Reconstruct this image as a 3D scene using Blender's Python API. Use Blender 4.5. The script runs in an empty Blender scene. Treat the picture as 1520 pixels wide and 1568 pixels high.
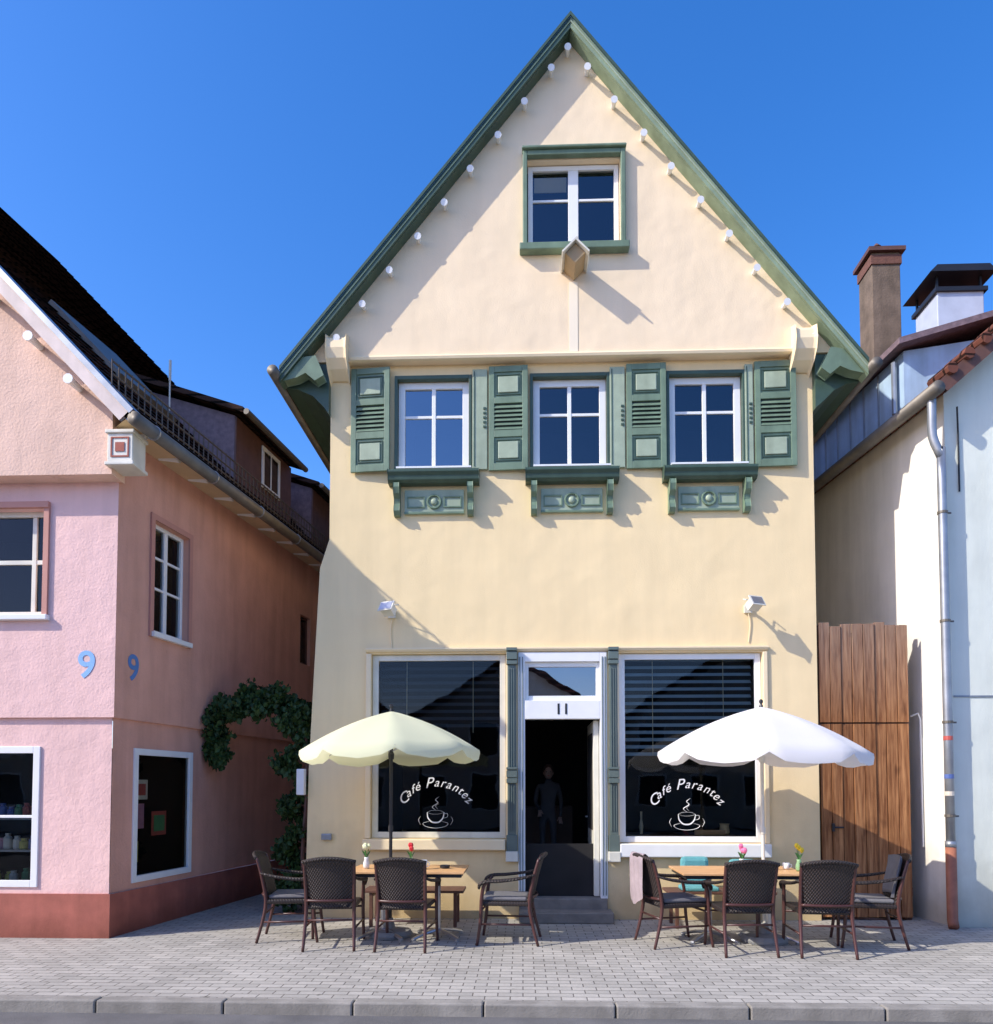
import bpy, math, random
from mathutils import Vector, Matrix, Euler
random.seed(7)
sc=bpy.context.scene
R=math.radians
# ---------------------------------------------------------------- materials
def _new(name):
    m=bpy.data.materials.new(name); m.use_nodes=True
    nt=m.node_tree; return m,nt,nt.nodes["Principled BSDF"]
def N(nt,t,**k):
    n=nt.nodes.new(t)
    for a,b in k.items(): setattr(n,a,b)
    return n
def coords(nt,scale=(1,1,1)):
    tc=N(nt,"ShaderNodeTexCoord"); mp=N(nt,"ShaderNodeMapping"); mp.inputs["Scale"].default_value=scale
    nt.links.new(tc.outputs["Object"],mp.inputs["Vector"]); return mp.outputs[0]
def noise(nt,scale,detail=3,sc3=(1,1,1),rough=.55):
    n=N(nt,"ShaderNodeTexNoise"); n.inputs["Scale"].default_value=scale; n.inputs["Detail"].default_value=detail
    n.inputs["Roughness"].default_value=rough
    nt.links.new(coords(nt,sc3),n.inputs["Vector"]); return n.outputs["Fac"]
def ramp(nt,fac,p0,c0,p1,c1):
    r=N(nt,"ShaderNodeValToRGB"); r.color_ramp.elements[0].position=p0; r.color_ramp.elements[1].position=p1
    r.color_ramp.elements[0].color=(*c0,1); r.color_ramp.elements[1].color=(*c1,1)
    nt.links.new(fac,r.inputs[0]); return r.outputs[0]
def mulc(nt,a,b,f=1):
    m=N(nt,"ShaderNodeMix",data_type='RGBA',blend_type='MULTIPLY'); m.inputs[0].default_value=f
    nt.links.new(a,m.inputs[6]); nt.links.new(b,m.inputs[7]); return m.outputs[2]
def bumpn(nt,h,dist,strength=1,prev=None):
    b=N(nt,"ShaderNodeBump"); b.inputs["Distance"].default_value=dist; b.inputs["Strength"].default_value=strength
    nt.links.new(h,b.inputs["Height"])
    if prev: nt.links.new(prev,b.inputs["Normal"])
    return b.outputs[0]
def M(name,col,rough=.8,var=.1,vs=3,bump=0,bs=40,bump2=0,b2s=2,metal=0,streak=0,spec=.5,sc3=(1,1,1),dirt=None):
    m,nt,p=_new(name)
    lo=tuple(c*(1-var) for c in col); hi=tuple(min(.95,c*(1+var)) for c in col)
    c=ramp(nt,noise(nt,vs,4,sc3),.3,lo,.7,hi)
    if streak:
        s=ramp(nt,noise(nt,1.6,4,(3,3,.35)),.35,(1-streak,1-streak,1-streak*1.1),.6,(1,1,1)); c=mulc(nt,c,s)
    if dirt:   # splash dirt that fades out with height above the pavement
        tc=N(nt,"ShaderNodeTexCoord"); sp=N(nt,"ShaderNodeSeparateXYZ"); nt.links.new(tc.outputs["Object"],sp.inputs[0])
        ad=N(nt,"ShaderNodeMath",operation='MULTIPLY_ADD'); nt.links.new(noise(nt,2.5,4),ad.inputs[0]); ad.inputs[1].default_value=-dirt[0]*1.4; nt.links.new(sp.outputs[2],ad.inputs[2])
        mr=N(nt,"ShaderNodeMapRange"); mr.inputs[1].default_value=-dirt[0]*.7; mr.inputs[2].default_value=dirt[0]*.5; nt.links.new(ad.outputs[0],mr.inputs[0])
        a=dirt[1]; c=mulc(nt,c,ramp(nt,mr.outputs[0],0,(1-a,1-a*1.1,1-a*1.25),1,(1,1,1)))
    nt.links.new(c,p.inputs["Base Color"]); p.inputs["Roughness"].default_value=rough; p.inputs["Metallic"].default_value=metal
    p.inputs["Specular IOR Level"].default_value=spec
    n=None
    if bump2: n=bumpn(nt,noise(nt,b2s,2),bump2)
    if bump: n=bumpn(nt,noise(nt,bs,3),bump,1,n)
    if n: nt.links.new(n,p.inputs["Normal"])
    return m
cream=M("cream_stucco",(.92,.72,.41),.9,.035,1.3,.0022,60,.018,1.8,streak=.05,spec=.2,dirt=(1.1,.30))
creamg=M("cream_stucco_gable",(.92,.74,.50),.9,.035,1.5,.0022,60,.022,2.0,streak=.04,spec=.2)
creamtrim=M("cream_trim",(.88,.72,.46),.8,.04,3,.001,40)
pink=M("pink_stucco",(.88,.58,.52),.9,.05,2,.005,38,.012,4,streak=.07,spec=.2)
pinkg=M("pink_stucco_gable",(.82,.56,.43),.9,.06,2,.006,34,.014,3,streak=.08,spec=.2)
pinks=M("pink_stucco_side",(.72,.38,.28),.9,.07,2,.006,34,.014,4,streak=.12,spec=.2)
brownred=M("terracotta_plinth",(.42,.13,.09),.85,.15,4,.003,50,streak=.15,dirt=(.25,.4))
pinktrim=M("pink_trim",(.55,.26,.20),.7,.06,3)
whitew=M("white_stucco",(.86,.82,.72),.9,.04,2,.002,40,.01,3,streak=.10,spec=.2,dirt=(.8,.35))
mintw=M("mint_stucco",(.76,.79,.68),.9,.04,2,.002,40,.01,3,streak=.08,spec=.2,dirt=(.8,.35))
green=M("green_paint",(.165,.24,.155),.5,.14,6,.001,60,streak=.2)
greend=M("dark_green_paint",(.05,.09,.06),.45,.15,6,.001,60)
greenl=M("light_green_paint",(.36,.43,.30),.55,.10,7,.001,60,streak=.15)
greensun=M("sunlit_verge_green",(.26,.34,.22),.55,.12,7,.001,60,streak=.2)  # right verge only: green lightened to stand in for sunlight
greeng=M("grey_green_paint",(.12,.155,.135),.4,.1,6,.001,60)
whitep=M("white_paint",(.84,.84,.81),.4,.03,5)
whited=M("offwhite_paint",(.74,.71,.60),.5,.08,5,streak=.1)
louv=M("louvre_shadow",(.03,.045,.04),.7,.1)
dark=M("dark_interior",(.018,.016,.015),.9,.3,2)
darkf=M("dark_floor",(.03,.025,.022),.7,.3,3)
stone=M("stone_step",(.22,.20,.17),.8,.2,6,.002,40)
zinc=M("zinc_metal",(.34,.36,.38),.42,.15,5,metal=.6)
zincd=M("aged_zinc",(.17,.15,.12),.55,.2,5,metal=.4)
rust=M("rust_pipe",(.36,.13,.07),.7,.2,8,.002,50)
black=M("black_metal",(.02,.02,.022),.4,.1)
steel=M("polished_steel",(.55,.56,.58),.28,.06,6,metal=.9)
decal=M("white_decal",(.85,.85,.83),.5,.02)
bluep=M("blue_number_paint",(.09,.22,.50),.6,.06)
bluel=M("light_blue_number_paint",(.25,.48,.82),.6,.06)
slatd=M("dark_blind",(.06,.065,.07),.6,.1)
slatl=M("grey_blind",(.40,.48,.50),.5,.1)
brick=M("chimney_render",(.20,.145,.10),.9,.25,4,.006,30,streak=.3)
redbrick=M("chimney_brick",(.17,.075,.05),.9,.2,10,.006,30)
bluecl=M("blue_cladding",(.45,.60,.75),.5,.12,3,metal=.0,streak=.2)
brownw=M("brown_wood",(.13,.06,.04),.6,.2,8)
slate=M("purple_slate",(.20,.14,.15),.7,.25,14,.006,20)
galv=M("galvanised_sheet",(.62,.66,.72),.45,.12,3,metal=.2)
tabw=M("table_wood",(.66,.38,.17),.5,.18,5,.001,40,sc3=(1,9,9))
def cloth(name,col,tr):
    m,nt,p=_new(name); out=nt.nodes["Material Output"]; nt.nodes.remove(p)
    d=N(nt,"ShaderNodeBsdfDiffuse"); t=N(nt,"ShaderNodeBsdfTranslucent"); mx=N(nt,"ShaderNodeMixShader"); mx.inputs[0].default_value=tr
    c=ramp(nt,noise(nt,2.2,3),.3,tuple(x*.96 for x in col),.7,col)
    nt.links.new(c,d.inputs[0]); nt.links.new(c,t.inputs[0])
    b=bumpn(nt,noise(nt,5,3),.02,.6); nt.links.new(b,d.inputs[1])
    nt.links.new(d.outputs[0],mx.inputs[1]); nt.links.new(t.outputs[0],mx.inputs[2]); nt.links.new(mx.outputs[0],out.inputs[0]); return m
can1=cloth("cream_canvas",(.93,.95,.66),.40); can2=cloth("white_canvas",(.92,.91,.89),.35)
def glass(name,refl,tint=(.85,.9,.95)):
    m,nt,p=_new(name); out=nt.nodes["Material Output"]; nt.nodes.remove(p)
    g=N(nt,"ShaderNodeBsdfGlossy"); g.inputs["Roughness"].default_value=.01; g.inputs[0].default_value=(*tint,1)
    t=N(nt,"ShaderNodeBsdfTransparent"); t.inputs[0].default_value=(.75,.8,.8,1)
    lw=N(nt,"ShaderNodeLayerWeight"); lw.inputs[0].default_value=refl
    b=bumpn(nt,noise(nt,1.7,2),.004,.5); nt.links.new(b,g.inputs["Normal"])
    mx=N(nt,"ShaderNodeMixShader"); nt.links.new(lw.outputs["Fresnel"],mx.inputs[0])
    nt.links.new(t.outputs[0],mx.inputs[1]); nt.links.new(g.outputs[0],mx.inputs[2]); nt.links.new(mx.outputs[0],out.inputs[0]); return m
glS=glass("shop_glass",.30); glU=glass("upper_glass",.50); glU1=glass("upper_glass_bright",.70)
def brickmat(name,c1,c2,mc,bw,bh,ms,vec,rough=.85,bump=.004,var=.25,spec=.5,spots=0):
    m,nt,p=_new(name); tc=N(nt,"ShaderNodeTexCoord"); sp=N(nt,"ShaderNodeSeparateXYZ"); cb=N(nt,"ShaderNodeCombineXYZ")
    nt.links.new(tc.outputs["Object"],sp.inputs[0])
    for i,(ax,k) in enumerate(vec):
        mm=N(nt,"ShaderNodeMath",operation='MULTIPLY'); mm.inputs[1].default_value=k
        nt.links.new(sp.outputs[ax],mm.inputs[0]); nt.links.new(mm.outputs[0],cb.inputs[i])
    v=cb.outputs[0]
    b=N(nt,"ShaderNodeTexBrick"); b.inputs["Scale"].default_value=1; b.inputs["Brick Width"].default_value=bw; b.inputs["Row Height"].default_value=bh
    b.inputs["Mortar Size"].default_value=ms; b.inputs["Mortar Smooth"].default_value=.3; b.inputs["Bias"].default_value=0
    b.inputs[1].default_value=(*c1,1); b.inputs[2].default_value=(*c2,1); b.inputs[3].default_value=(*mc,1); nt.links.new(v,b.inputs[0])
    s=ramp(nt,noise(nt,1.1,5),.3,(1-var,)*3,.7,(1,1,1)); s2=ramp(nt,noise(nt,30,3),.3,(.88,.88,.88),.7,(1,1,1))
    c=mulc(nt,mulc(nt,b.outputs[0],s),s2)
    if spots: c=mulc(nt,c,ramp(nt,noise(nt,9,2),.24,(.5,.5,.48),.32,(1,1,1)))
    nt.links.new(c,p.inputs[0]); p.inputs["Roughness"].default_value=rough; p.inputs["Specular IOR Level"].default_value=spec
    inv=N(nt,"ShaderNodeMath",operation='SUBTRACT'); inv.inputs[0].default_value=1; nt.links.new(b.outputs["Fac"],inv.inputs[1])
    n=bumpn(nt,inv.outputs[0],bump); n=bumpn(nt,noise(nt,60,3),.0015,1,n); nt.links.new(n,p.inputs["Normal"]); return m
pave=brickmat("paving_blocks",(.56,.525,.455),(.44,.415,.36),(.19,.175,.15),.2,.1,.005,[(0,1),(1,1)],bump=.005,var=.22,spec=.2,spots=1)
tiles=brickmat("roof_tiles",(.105,.058,.042),(.065,.038,.03),(.015,.012,.01),.18,.16,.022,[(1,1),(2,1.38)],bump=.03,spec=.05,rough=.95)
tilesr=brickmat("red_roof_tiles",(.24,.09,.06),(.17,.07,.05),(.04,.02,.015),.18,.16,.018,[(1,1),(2,1.38)],bump=.03,spec=.1)
def wickerm():
    m,nt,p=_new("dark_wicker"); tc=N(nt,"ShaderNodeTexCoord"); sp=N(nt,"ShaderNodeSeparateXYZ"); nt.links.new(tc.outputs["Object"],sp.inputs[0])
    def ma(op,a,b=None):
        n=N(nt,"ShaderNodeMath",operation=op)
        for i,x in enumerate((a,b)):
            if x is None: continue
            if isinstance(x,(int,float)): n.inputs[i].default_value=x
            else: nt.links.new(x,n.inputs[i])
        return n.outputs[0]
    sx=ma('SINE',ma('MULTIPLY',sp.outputs[0],210)); sy=ma('SINE',ma('MULTIPLY',ma('ADD',sp.outputs[2],sp.outputs[1]),210))
    pr=ma('MULTIPLY',sx,sy); c=ramp(nt,ma('ADD',ma('MULTIPLY',pr,.5),.5),.3,(.008,.006,.005),.75,(.050,.033,.028))
    nt.links.new(c,p.inputs[0]); p.inputs["Roughness"].default_value=.5
    nt.links.new(bumpn(nt,pr,.004),p.inputs["Normal"]); return m
wick=wickerm(); legm=M("brown_lacquered_frame",(.075,.028,.024),.35,.15,6)
def fencem():
    m,nt,p=_new("weathered_planks")
    g=noise(nt,7,5,(5,1,.35)); c=ramp(nt,g,.3,(.20,.075,.03),.72,(.56,.28,.12))
    k=ramp(nt,noise(nt,3,2,(2,1,1)),.25,(.45,.4,.4),.4,(1,1,1)); c=mulc(nt,c,k,.8)
    k2=ramp(nt,noise(nt,1,1,(7.3,.1,.25)),.35,(.62,.55,.5),.65,(1,1,1)); c=mulc(nt,c,k2,1)
    tc=N(nt,"ShaderNodeTexCoord"); sp=N(nt,"ShaderNodeSeparateXYZ"); nt.links.new(tc.outputs["Object"],sp.inputs[0])
    mr=N(nt,"ShaderNodeMapRange"); mr.inputs[1].default_value=2.5; mr.inputs[2].default_value=3.75; nt.links.new(sp.outputs[2],mr.inputs[0])
    ad=N(nt,"ShaderNodeMath",operation='MULTIPLY'); nt.links.new(mr.outputs[0],ad.inputs[0]); nt.links.new(g,ad.inputs[1])
    mx=N(nt,"ShaderNodeMix",data_type='RGBA'); nt.links.new(ad.outputs[0],mx.inputs[0]); nt.links.new(c,mx.inputs[6]); mx.inputs[7].default_value=(.28,.23,.19,1)
    nt.links.new(mx.outputs[2],p.inputs[0]); p.inputs["Roughness"].default_value=.8; p.inputs["Specular IOR Level"].default_value=.2
    nt.links.new(bumpn(nt,g,.008),p.inputs["Normal"]); return m
fencew=fencem()
# ---------------------------------------------------------------- builder
cur=[None]
def group(name):
    e=bpy.data.objects.new(name,None); e.empty_display_size=.3; sc.collection.objects.link(e); cur[0]=e; return e
def ID(u,d,z): return (u,d,z)
class B:
    def __init__(s): s.v=[]; s.f=[]
    def add(s,vs,fs):
        o=len(s.v); s.v+= [tuple(v) for v in vs]; s.f+=[tuple(i+o for i in f) for f in fs]; return s
    def box(s,x0,x1,y0,y1,z0,z1,T=ID):
        return s.add([T(x,y,z) for x in(x0,x1) for y in(y0,y1) for z in(z0,z1)],[(0,1,3,2),(4,6,7,5),(0,4,5,1),(2,3,7,6),(0,2,6,4),(1,5,7,3)])
    def prism(s,prof,y0,y1,T=ID):
        n=len(prof); vs=[T(x,y0,z) for x,z in prof]+[T(x,y1,z) for x,z in prof]
        return s.add(vs,[tuple(range(n)),tuple(range(2*n-1,n-1,-1))]+[(i,(i+1)%n,n+(i+1)%n,n+i) for i in range(n)])
    def prismx(s,prof,x0,x1):
        n=len(prof); vs=[(x0,y,z) for y,z in prof]+[(x1,y,z) for y,z in prof]
        return s.add(vs,[tuple(range(n)),tuple(range(2*n-1,n-1,-1))]+[(i,(i+1)%n,n+(i+1)%n,n+i) for i in range(n)])
    def tube(s,pts,r,n=8,smooth=0,flat=1):
        pts=[Vector(p) for p in pts]
        rs=r if isinstance(r,(list,tuple)) else [r]*len(pts)
        if smooth:
            q=[];qr=[]
            for i in range(len(pts)-1):
                p0=pts[max(i-1,0)];p1=pts[i];p2=pts[i+1];p3=pts[min(i+2,len(pts)-1)]
                for k in range(smooth):
                    t=k/smooth; q.append(.5*((2*p1)+(-p0+p2)*t+(2*p0-5*p1+4*p2-p3)*t*t+(-p0+3*p1-3*p2+p3)*t**3)); qr.append(rs[i]*(1-t)+rs[i+1]*t)
            q.append(pts[-1]); qr.append(rs[-1]); pts=q; rs=qr
        vs=[]; ref=None
        for i,p in enumerate(pts):
            t=(pts[min(i+1,len(pts)-1)]-pts[max(i-1,0)]).normalized()
            if ref is None: ref=Vector((0,0,1)) if abs(t.z)<.9 else Vector((0,1,0))
            a=t.cross(ref).normalized(); b=a.cross(t).normalized(); ref=b
            for k in range(n):
                an=2*math.pi*k/n; vs.append(p+a*math.cos(an)*rs[i]+b*math.sin(an)*rs[i]*flat)
        m=len(pts); fs=[(i*n+k,i*n+(k+1)%n,(i+1)*n+(k+1)%n,(i+1)*n+k) for i in range(m-1) for k in range(n)]
        fs+= [tuple(range(n-1,-1,-1)),tuple(range((m-1)*n,m*n))]
        return s.add(vs,fs)
    def lathe(s,prof,c,n=16):
        vs=[(c[0]+r*math.cos(2*math.pi*k/n),c[1]+r*math.sin(2*math.pi*k/n),c[2]+z) for r,z in prof for k in range(n)]
        m=len(prof); fs=[(i*n+k,i*n+(k+1)%n,(i+1)*n+(k+1)%n,(i+1)*n+k) for i in range(m-1) for k in range(n)]
        fs+=[tuple(range(n-1,-1,-1)),tuple(range((m-1)*n,m*n))]
        return s.add(vs,fs)
    def ball(s,c,r,n=10,sq=(1,1,1)):
        prof=[]
        for i in range(n+1):
            a=-math.pi/2+math.pi*i/n; prof.append((max(1e-4,r*math.cos(a)),r*math.sin(a)))
        o=len(s.v); s.lathe(prof,(0,0,0),n+2)
        s.v[o:]=[(c[0]+x*sq[0],c[1]+y*sq[1],c[2]+z*sq[2]) for x,y,z in s.v[o:]]; return s
    def mesh(s,name,mat,smooth=False):
        me=bpy.data.meshes.new(name); me.from_pydata(s.v,[],s.f); me.materials.append(mat)
        if smooth:
            for p in me.polygons: p.use_smooth=True
        me.update(); return me
    def out(s,name,mat,smooth=False,bevel=0,parent=0,sub=0):
        o=bpy.data.objects.new(name,s.mesh(name,mat,smooth)); sc.collection.objects.link(o)
        if parent==0: parent=cur[0]
        if parent: o.parent=parent
        if bevel:
            b=o.modifiers.new("bevel",'BEVEL'); b.width=bevel; b.segments=2; b.limit_method='ANGLE'
        if sub:
            q=o.modifiers.new("sub",'SUBSURF'); q.levels=q.render_levels=sub
        return o
def wall(b,T,us,zs,holes,depth,warp=None,d0=0):
    us=sorted(set([round(u,4) for u in us]+[h[0] for h in holes]+[h[1] for h in holes])); zs=sorted(set(zs+[h[2] for h in holes]+[h[3] for h in holes]))
    W=(lambda u,z:u) if warp is None else warp
    idx={}; vs=[]
    for i,u in enumerate(us):
        for j,z in enumerate(zs): idx[i,j]=len(vs); vs.append(T(W(u,z),d0,z))
    fs=[]
    for i in range(len(us)-1):
        for j in range(len(zs)-1):
            cu=(us[i]+us[i+1])/2; cz=(zs[j]+zs[j+1])/2
            if any(h[0]<cu<h[1] and h[2]<cz<h[3] for h in holes): continue
            fs.append((idx[i,j],idx[i+1,j],idx[i+1,j+1],idx[i,j+1]))
    b.add(vs,fs)
    for h in holes:
        a=[(h[0],h[2]),(h[1],h[2]),(h[1],h[3]),(h[0],h[3])]
        b.add([T(u,d0,z) for u,z in a]+[T(u,d0+depth,z) for u,z in a],[(i,(i+1)%4,4+(i+1)%4,4+i) for i in range(4)])
def window(T,u0,u1,z0,z1,d,fw,cols,rows,fm,gm,nm="window",back=.9,bm=None,th=.06):
    b=B(); b.box(u0,u0+fw,d,d+th,z0,z1,T); b.box(u1-fw,u1,d,d+th,z0,z1,T)
    b.box(u0+fw,u1-fw,d,d+th,z0,z0+fw,T); b.box(u0+fw,u1-fw,d,d+th,z1-fw,z1,T)
    for c,w in cols: x=u0+(u1-u0)*c; b.box(x-w/2,x+w/2,d+.006,d+th-.006,z0+fw,z1-fw,T)
    for c,w in rows: z=z0+(z1-z0)*c; b.box(u0+fw,u1-fw,d+.012,d+th-.012,z-w/2,z+w/2,T)
    b.out(nm+"_frame",fm,bevel=.004)
    g=B(); y=d+th*.5; g.add([T(u0+fw,y,z0+fw),T(u1-fw,y,z0+fw),T(u1-fw,y,z1-fw),T(u0+fw,y,z1-fw)],[(0,1,2,3)]); g.out(nm+"_glass",gm)
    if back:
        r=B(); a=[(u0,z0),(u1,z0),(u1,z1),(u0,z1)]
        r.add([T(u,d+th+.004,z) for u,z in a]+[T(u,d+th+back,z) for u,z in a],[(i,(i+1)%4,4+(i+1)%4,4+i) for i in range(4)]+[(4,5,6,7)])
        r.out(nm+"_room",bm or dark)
def text(body,loc,size,mat,T=0,nm="lettering",tilt=0,shear=0,align='CENTER',off=0):
    c=bpy.data.curves.new("t",'FONT'); c.body=body; c.size=size; c.align_x=align; c.align_y='CENTER'; c.extrude=.0015; c.shear=shear; c.offset=off
    o=bpy.data.objects.new("t",c); sc.collection.objects.link(o)
    me=bpy.data.meshes.new_from_object(o.evaluated_get(bpy.context.evaluated_depsgraph_get())); bpy.data.objects.remove(o)
    me.materials.clear(); me.materials.append(mat)
    q=bpy.data.objects.new(nm,me); sc.collection.objects.link(q)
    q.matrix_world=Matrix.Translation(loc)@Matrix.Rotation(T,4,'Z')@Matrix.Rotation(R(90),4,'X')@Matrix.Rotation(tilt,4,'Z')
    q.parent=cur[0]; return q
# ---------------------------------------------------------------- ground
B().add([(-400,-400,-.095),(400,-400,-.095),(400,400,-.095),(-400,400,-.095)],[(0,1,2,3)]).out("ground",M("ground_earth",(.16,.15,.13),.95,.2,.3),parent=None)
B().add([(-60,-12.0,-.09),(60,-12.0,-.09),(60,-3.74,-.09),(-60,-3.74,-.09)],[(0,1,2,3)]).out("road",M("asphalt",(.13,.125,.12),.9,.2,3,.004,90),parent=None)
B().box(-60,60,-3.62,14,-.12,0).out("pavement",pave,parent=None)
B().box(-60,60,-19,-12.0,-.12,0).out("pavement",pave,parent=None)
kb=B(); x=-40.3
while x<40: kb.box(x+.006,x+.994,-3.74,-3.625,-.2,.006+random.uniform(-.003,.003)); x+=1
kb.out("kerb",M("kerb_concrete",(.30,.28,.245),.9,.2,4,.003,60,streak=.15,spec=.2),bevel=.012,parent=None)
# ---------------------------------------------------------------- cafe building
cafe=group("cafe_building")
W1=(-1.62,-.68,5.72,6.93); W2=(.13,1.09,5.72,6.93); W3=(1.87,2.81,5.72,6.93)
SL=(-1.93,-.21,1.0,3.35); SR=(1.216,3.01,.95,3.35); DR=(-.05,1.06,0,3.35)
wpts=[(0,-2.76),(1.86,-2.73),(3.0,-2.68),(4.47,-2.61),(4.85,-2.49),(7.2,-2.49)]
def warp(u,z):
    if u<-2.4:
        for (a,x0),(c,x1) in zip(wpts,wpts[1:]):
            if a<=z<=c: return x0+(x1-x0)*(z-a)/(c-a)
    return u
b=B(); wall(b,ID,[-2.5,3.69],[0,1.86,3.0,4.47,4.85,7.12],[W1,W2,W3,SL,SR,DR],.16,warp)
for (a,x0),(c,x1) in zip(wpts,wpts[1:]): b.add([(x0,0,a),(x1,0,c),(x1,9,c),(x0,9,a)],[(0,1,2,3)])
b.add([(3.69,0,0),(3.69,0,7.12),(3.69,9,7.12),(3.69,9,0)],[(0,1,2,3)]); b.out("facade_wall",cream)
AP=(.62,11.43); LE=(-3.06,6.90); RE=(4.25,6.86)
def zr(x): 
    return AP[1]+(AP[0]-x)*-(AP[1]-LE[1])/(AP[0]-LE[0]) if x<AP[0] else AP[1]-(x-AP[0])*(AP[1]-RE[1])/(RE[0]-AP[0])
G=(.07,1.26,8.56,9.72); b=B(); Yg=-.12; zb=7.12
def quad(x0,z00,z01,x1,z10,z11): b.add([(x0,Yg,z00),(x1,Yg,z10),(x1,Yg,z11),(x0,Yg,z01)],[(0,1,2,3)])
xl=-2.86; 
quad(xl,zr(xl)-.13,zr(xl)-.12,-2.78,zb,zr(-2.78)-.12); quad(-2.78,zb,zr(-2.78)-.12,G[0],zb,zr(G[0])-.12)
quad(G[0],zb,G[2],G[1],zb,G[2])
b.add([(G[0],Yg,G[3]),(G[1],Yg,G[3]),(G[1],Yg,zr(G[1])-.12),(.62,Yg,zr(.62)-.12),(G[0],Yg,zr(G[0])-.12)],[(0,1,2,3,4)])
quad(G[1],zb,zr(G[1])-.12,3.96,zb,zr(3.96)-.12); 
a=[(G[0],G[2]),(G[1],G[2]),(G[1],G[3]),(G[0],G[3])]
b.add([(u,Yg,z) for u,z in a]+[(u,Yg+.2,z) for u,z in a],[(i,(i+1)%4,4+(i+1)%4,4+i) for i in range(4)])
b.add([(-2.78,Yg,zb),(3.96,Yg,zb),(3.96,.1,zb),(-2.78,.1,zb)],[(0,1,2,3)]); b.out("gable_wall",creamg)
B().prismx([(-.12,7.11),(-.155,7.12),(-.165,7.15),(-.155,7.17),(-.123,7.18)],-2.2,3.66).out("gable_ledge",creamtrim,smooth=False)
for xc in (-2.36,3.52):
    B().prismx([(-.122,7.42),(-.26,7.36),(-.28,7.22),(-.25,7.10),(-.16,7.0),(-.002,6.90),(-.002,7.1)],xc-.13,xc+.13).out("corbel",creamtrim,bevel=.035)
b=B()
for E,s in ((LE,-1),(RE,1)):
    b.prism([(AP[0],AP[1]),(E[0],E[1]),(E[0],E[1]-.1),(AP[0],AP[1]-.11)],-.29,9.2)
b.out("roof_tiles",tiles)
for E,m1 in ((LE,greend),(RE,greensun)):  # one paint in two greens: shade painted on the left, sun on the right
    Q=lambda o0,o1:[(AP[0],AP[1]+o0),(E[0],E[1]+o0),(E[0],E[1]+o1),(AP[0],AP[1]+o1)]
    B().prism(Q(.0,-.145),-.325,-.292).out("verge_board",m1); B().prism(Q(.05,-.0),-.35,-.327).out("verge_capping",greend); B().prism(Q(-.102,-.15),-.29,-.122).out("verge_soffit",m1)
    B().prism(Q(-.05,-.075),-.335,-.326).out("verge_moulding",greenl if m1 is greensun else green)  # moulding colour likewise lightened on the sunny right side
b=B()
b.prism([(-2.49,7.1),(-2.49,6.45),(-2.56,6.55),(-2.70,6.69),(-2.88,6.77),(-3.05,6.80),(-3.05,6.84),(-2.9,7.0),(-2.8,7.11)],-.10,9)
b.prism([(3.69,7.1),(3.69,6.42),(3.78,6.50),(3.92,6.64),(4.08,6.72),(4.24,6.75),(4.24,6.82),(4.05,7.0),(3.95,7.11)],-.10,9)
b.out("eave_soffit",greend)
b=B()
b.prism([(-3.03,6.80),(-2.82,7.08),(-2.62,7.10),(-2.52,6.86),(-2.62,6.80),(-2.74,6.90),(-2.86,6.84)],-.29,-.124)
b.prism([(4.22,6.76),(4.0,7.05),(3.82,7.08),(3.70,6.84),(3.80,6.76),(3.92,6.86),(4.05,6.80)],-.29,-.124); b.out("eave_bracket",green,bevel=.01)
b=B()
for x,z in((-3.12,6.86),(4.31,6.81)):
    b.tube([(x,-.42,z),(x,9.1,z)],.07,12)
b.out("gutter",zincd,smooth=True)
b=B(); b.tube([(-2.42,0,7.74),(-2.5,-.0,7.86)],.008,5); b.tube([(3.8,.0,7.5),(3.92,.0,7.66)],.008,5); b.out("snow_hook",black)
b=B()
pegs=[(.6,11.10)]
for i in range(9): t=i/8; pegs.append((.39+(-2.37-.39)*t,10.83+(7.36-10.83)*t)); pegs.append((.83+(3.64-.83)*t,10.83+(7.25-10.83)*t))
for x,z in pegs:
    x+=random.uniform(-.015,.015)
    b.tube([(x,-.10,z+.02),(x,-.20,z),(x,-.27,z-.01)],[.026,.030,.045],10)
b.out("purlin_pegs",whitep,smooth=False)
b=B(); x0,x1,z0,z1=.01,1.32,8.55,9.80
b.box(x0,x0+.06,-.20,-.123,z0,z1); b.box(x1-.06,x1,-.20,-.123,z0,z1); b.box(x0+.06,x1-.06,-.20,-.123,z1-.065,z1); b.box(-.0,1.33,-.235,-.123,z1+.002,z1+.035)
b.box(-.03,1.36,-.25,-.123,8.46,8.55); b.out("gable_window_surround",green,bevel=.01)
window(ID,G[0]+.01,G[1]-.01,G[2]+.01,G[3]-.01,-.04,.06,[(.5,.13)],[(.6,.03)],whitep,glU,nm="gable_window",back=1.2)
B().box(.16,.58,.04,.05,9.42,9.62).out("gable_roller_blind",creamtrim)
b=B(); 
def rot45(u,d,z): 
    c=.7071; return (.66+c*(u-z),d,8.24+c*(u+z))
b.box(-.09,.09,-.46,-.12,-.09,.09,rot45); b.out("hoist_beam",M("beam_end",(.42,.30,.16),.7,.15),bevel=.008)
b=B(); b.box(-.13,.13,-.52,-.121,.092,.112,rot45); b.box(.092,.112,-.52,-.121,-.13,.09,rot45); b.out("hoist_beam_cover",whited)
B().box(.60,.71,-.126,-.121,7.19,8.1).out("painted_strip",M("pale_strip",(.92,.80,.60),.85,.03,2,.001,55))
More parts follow.
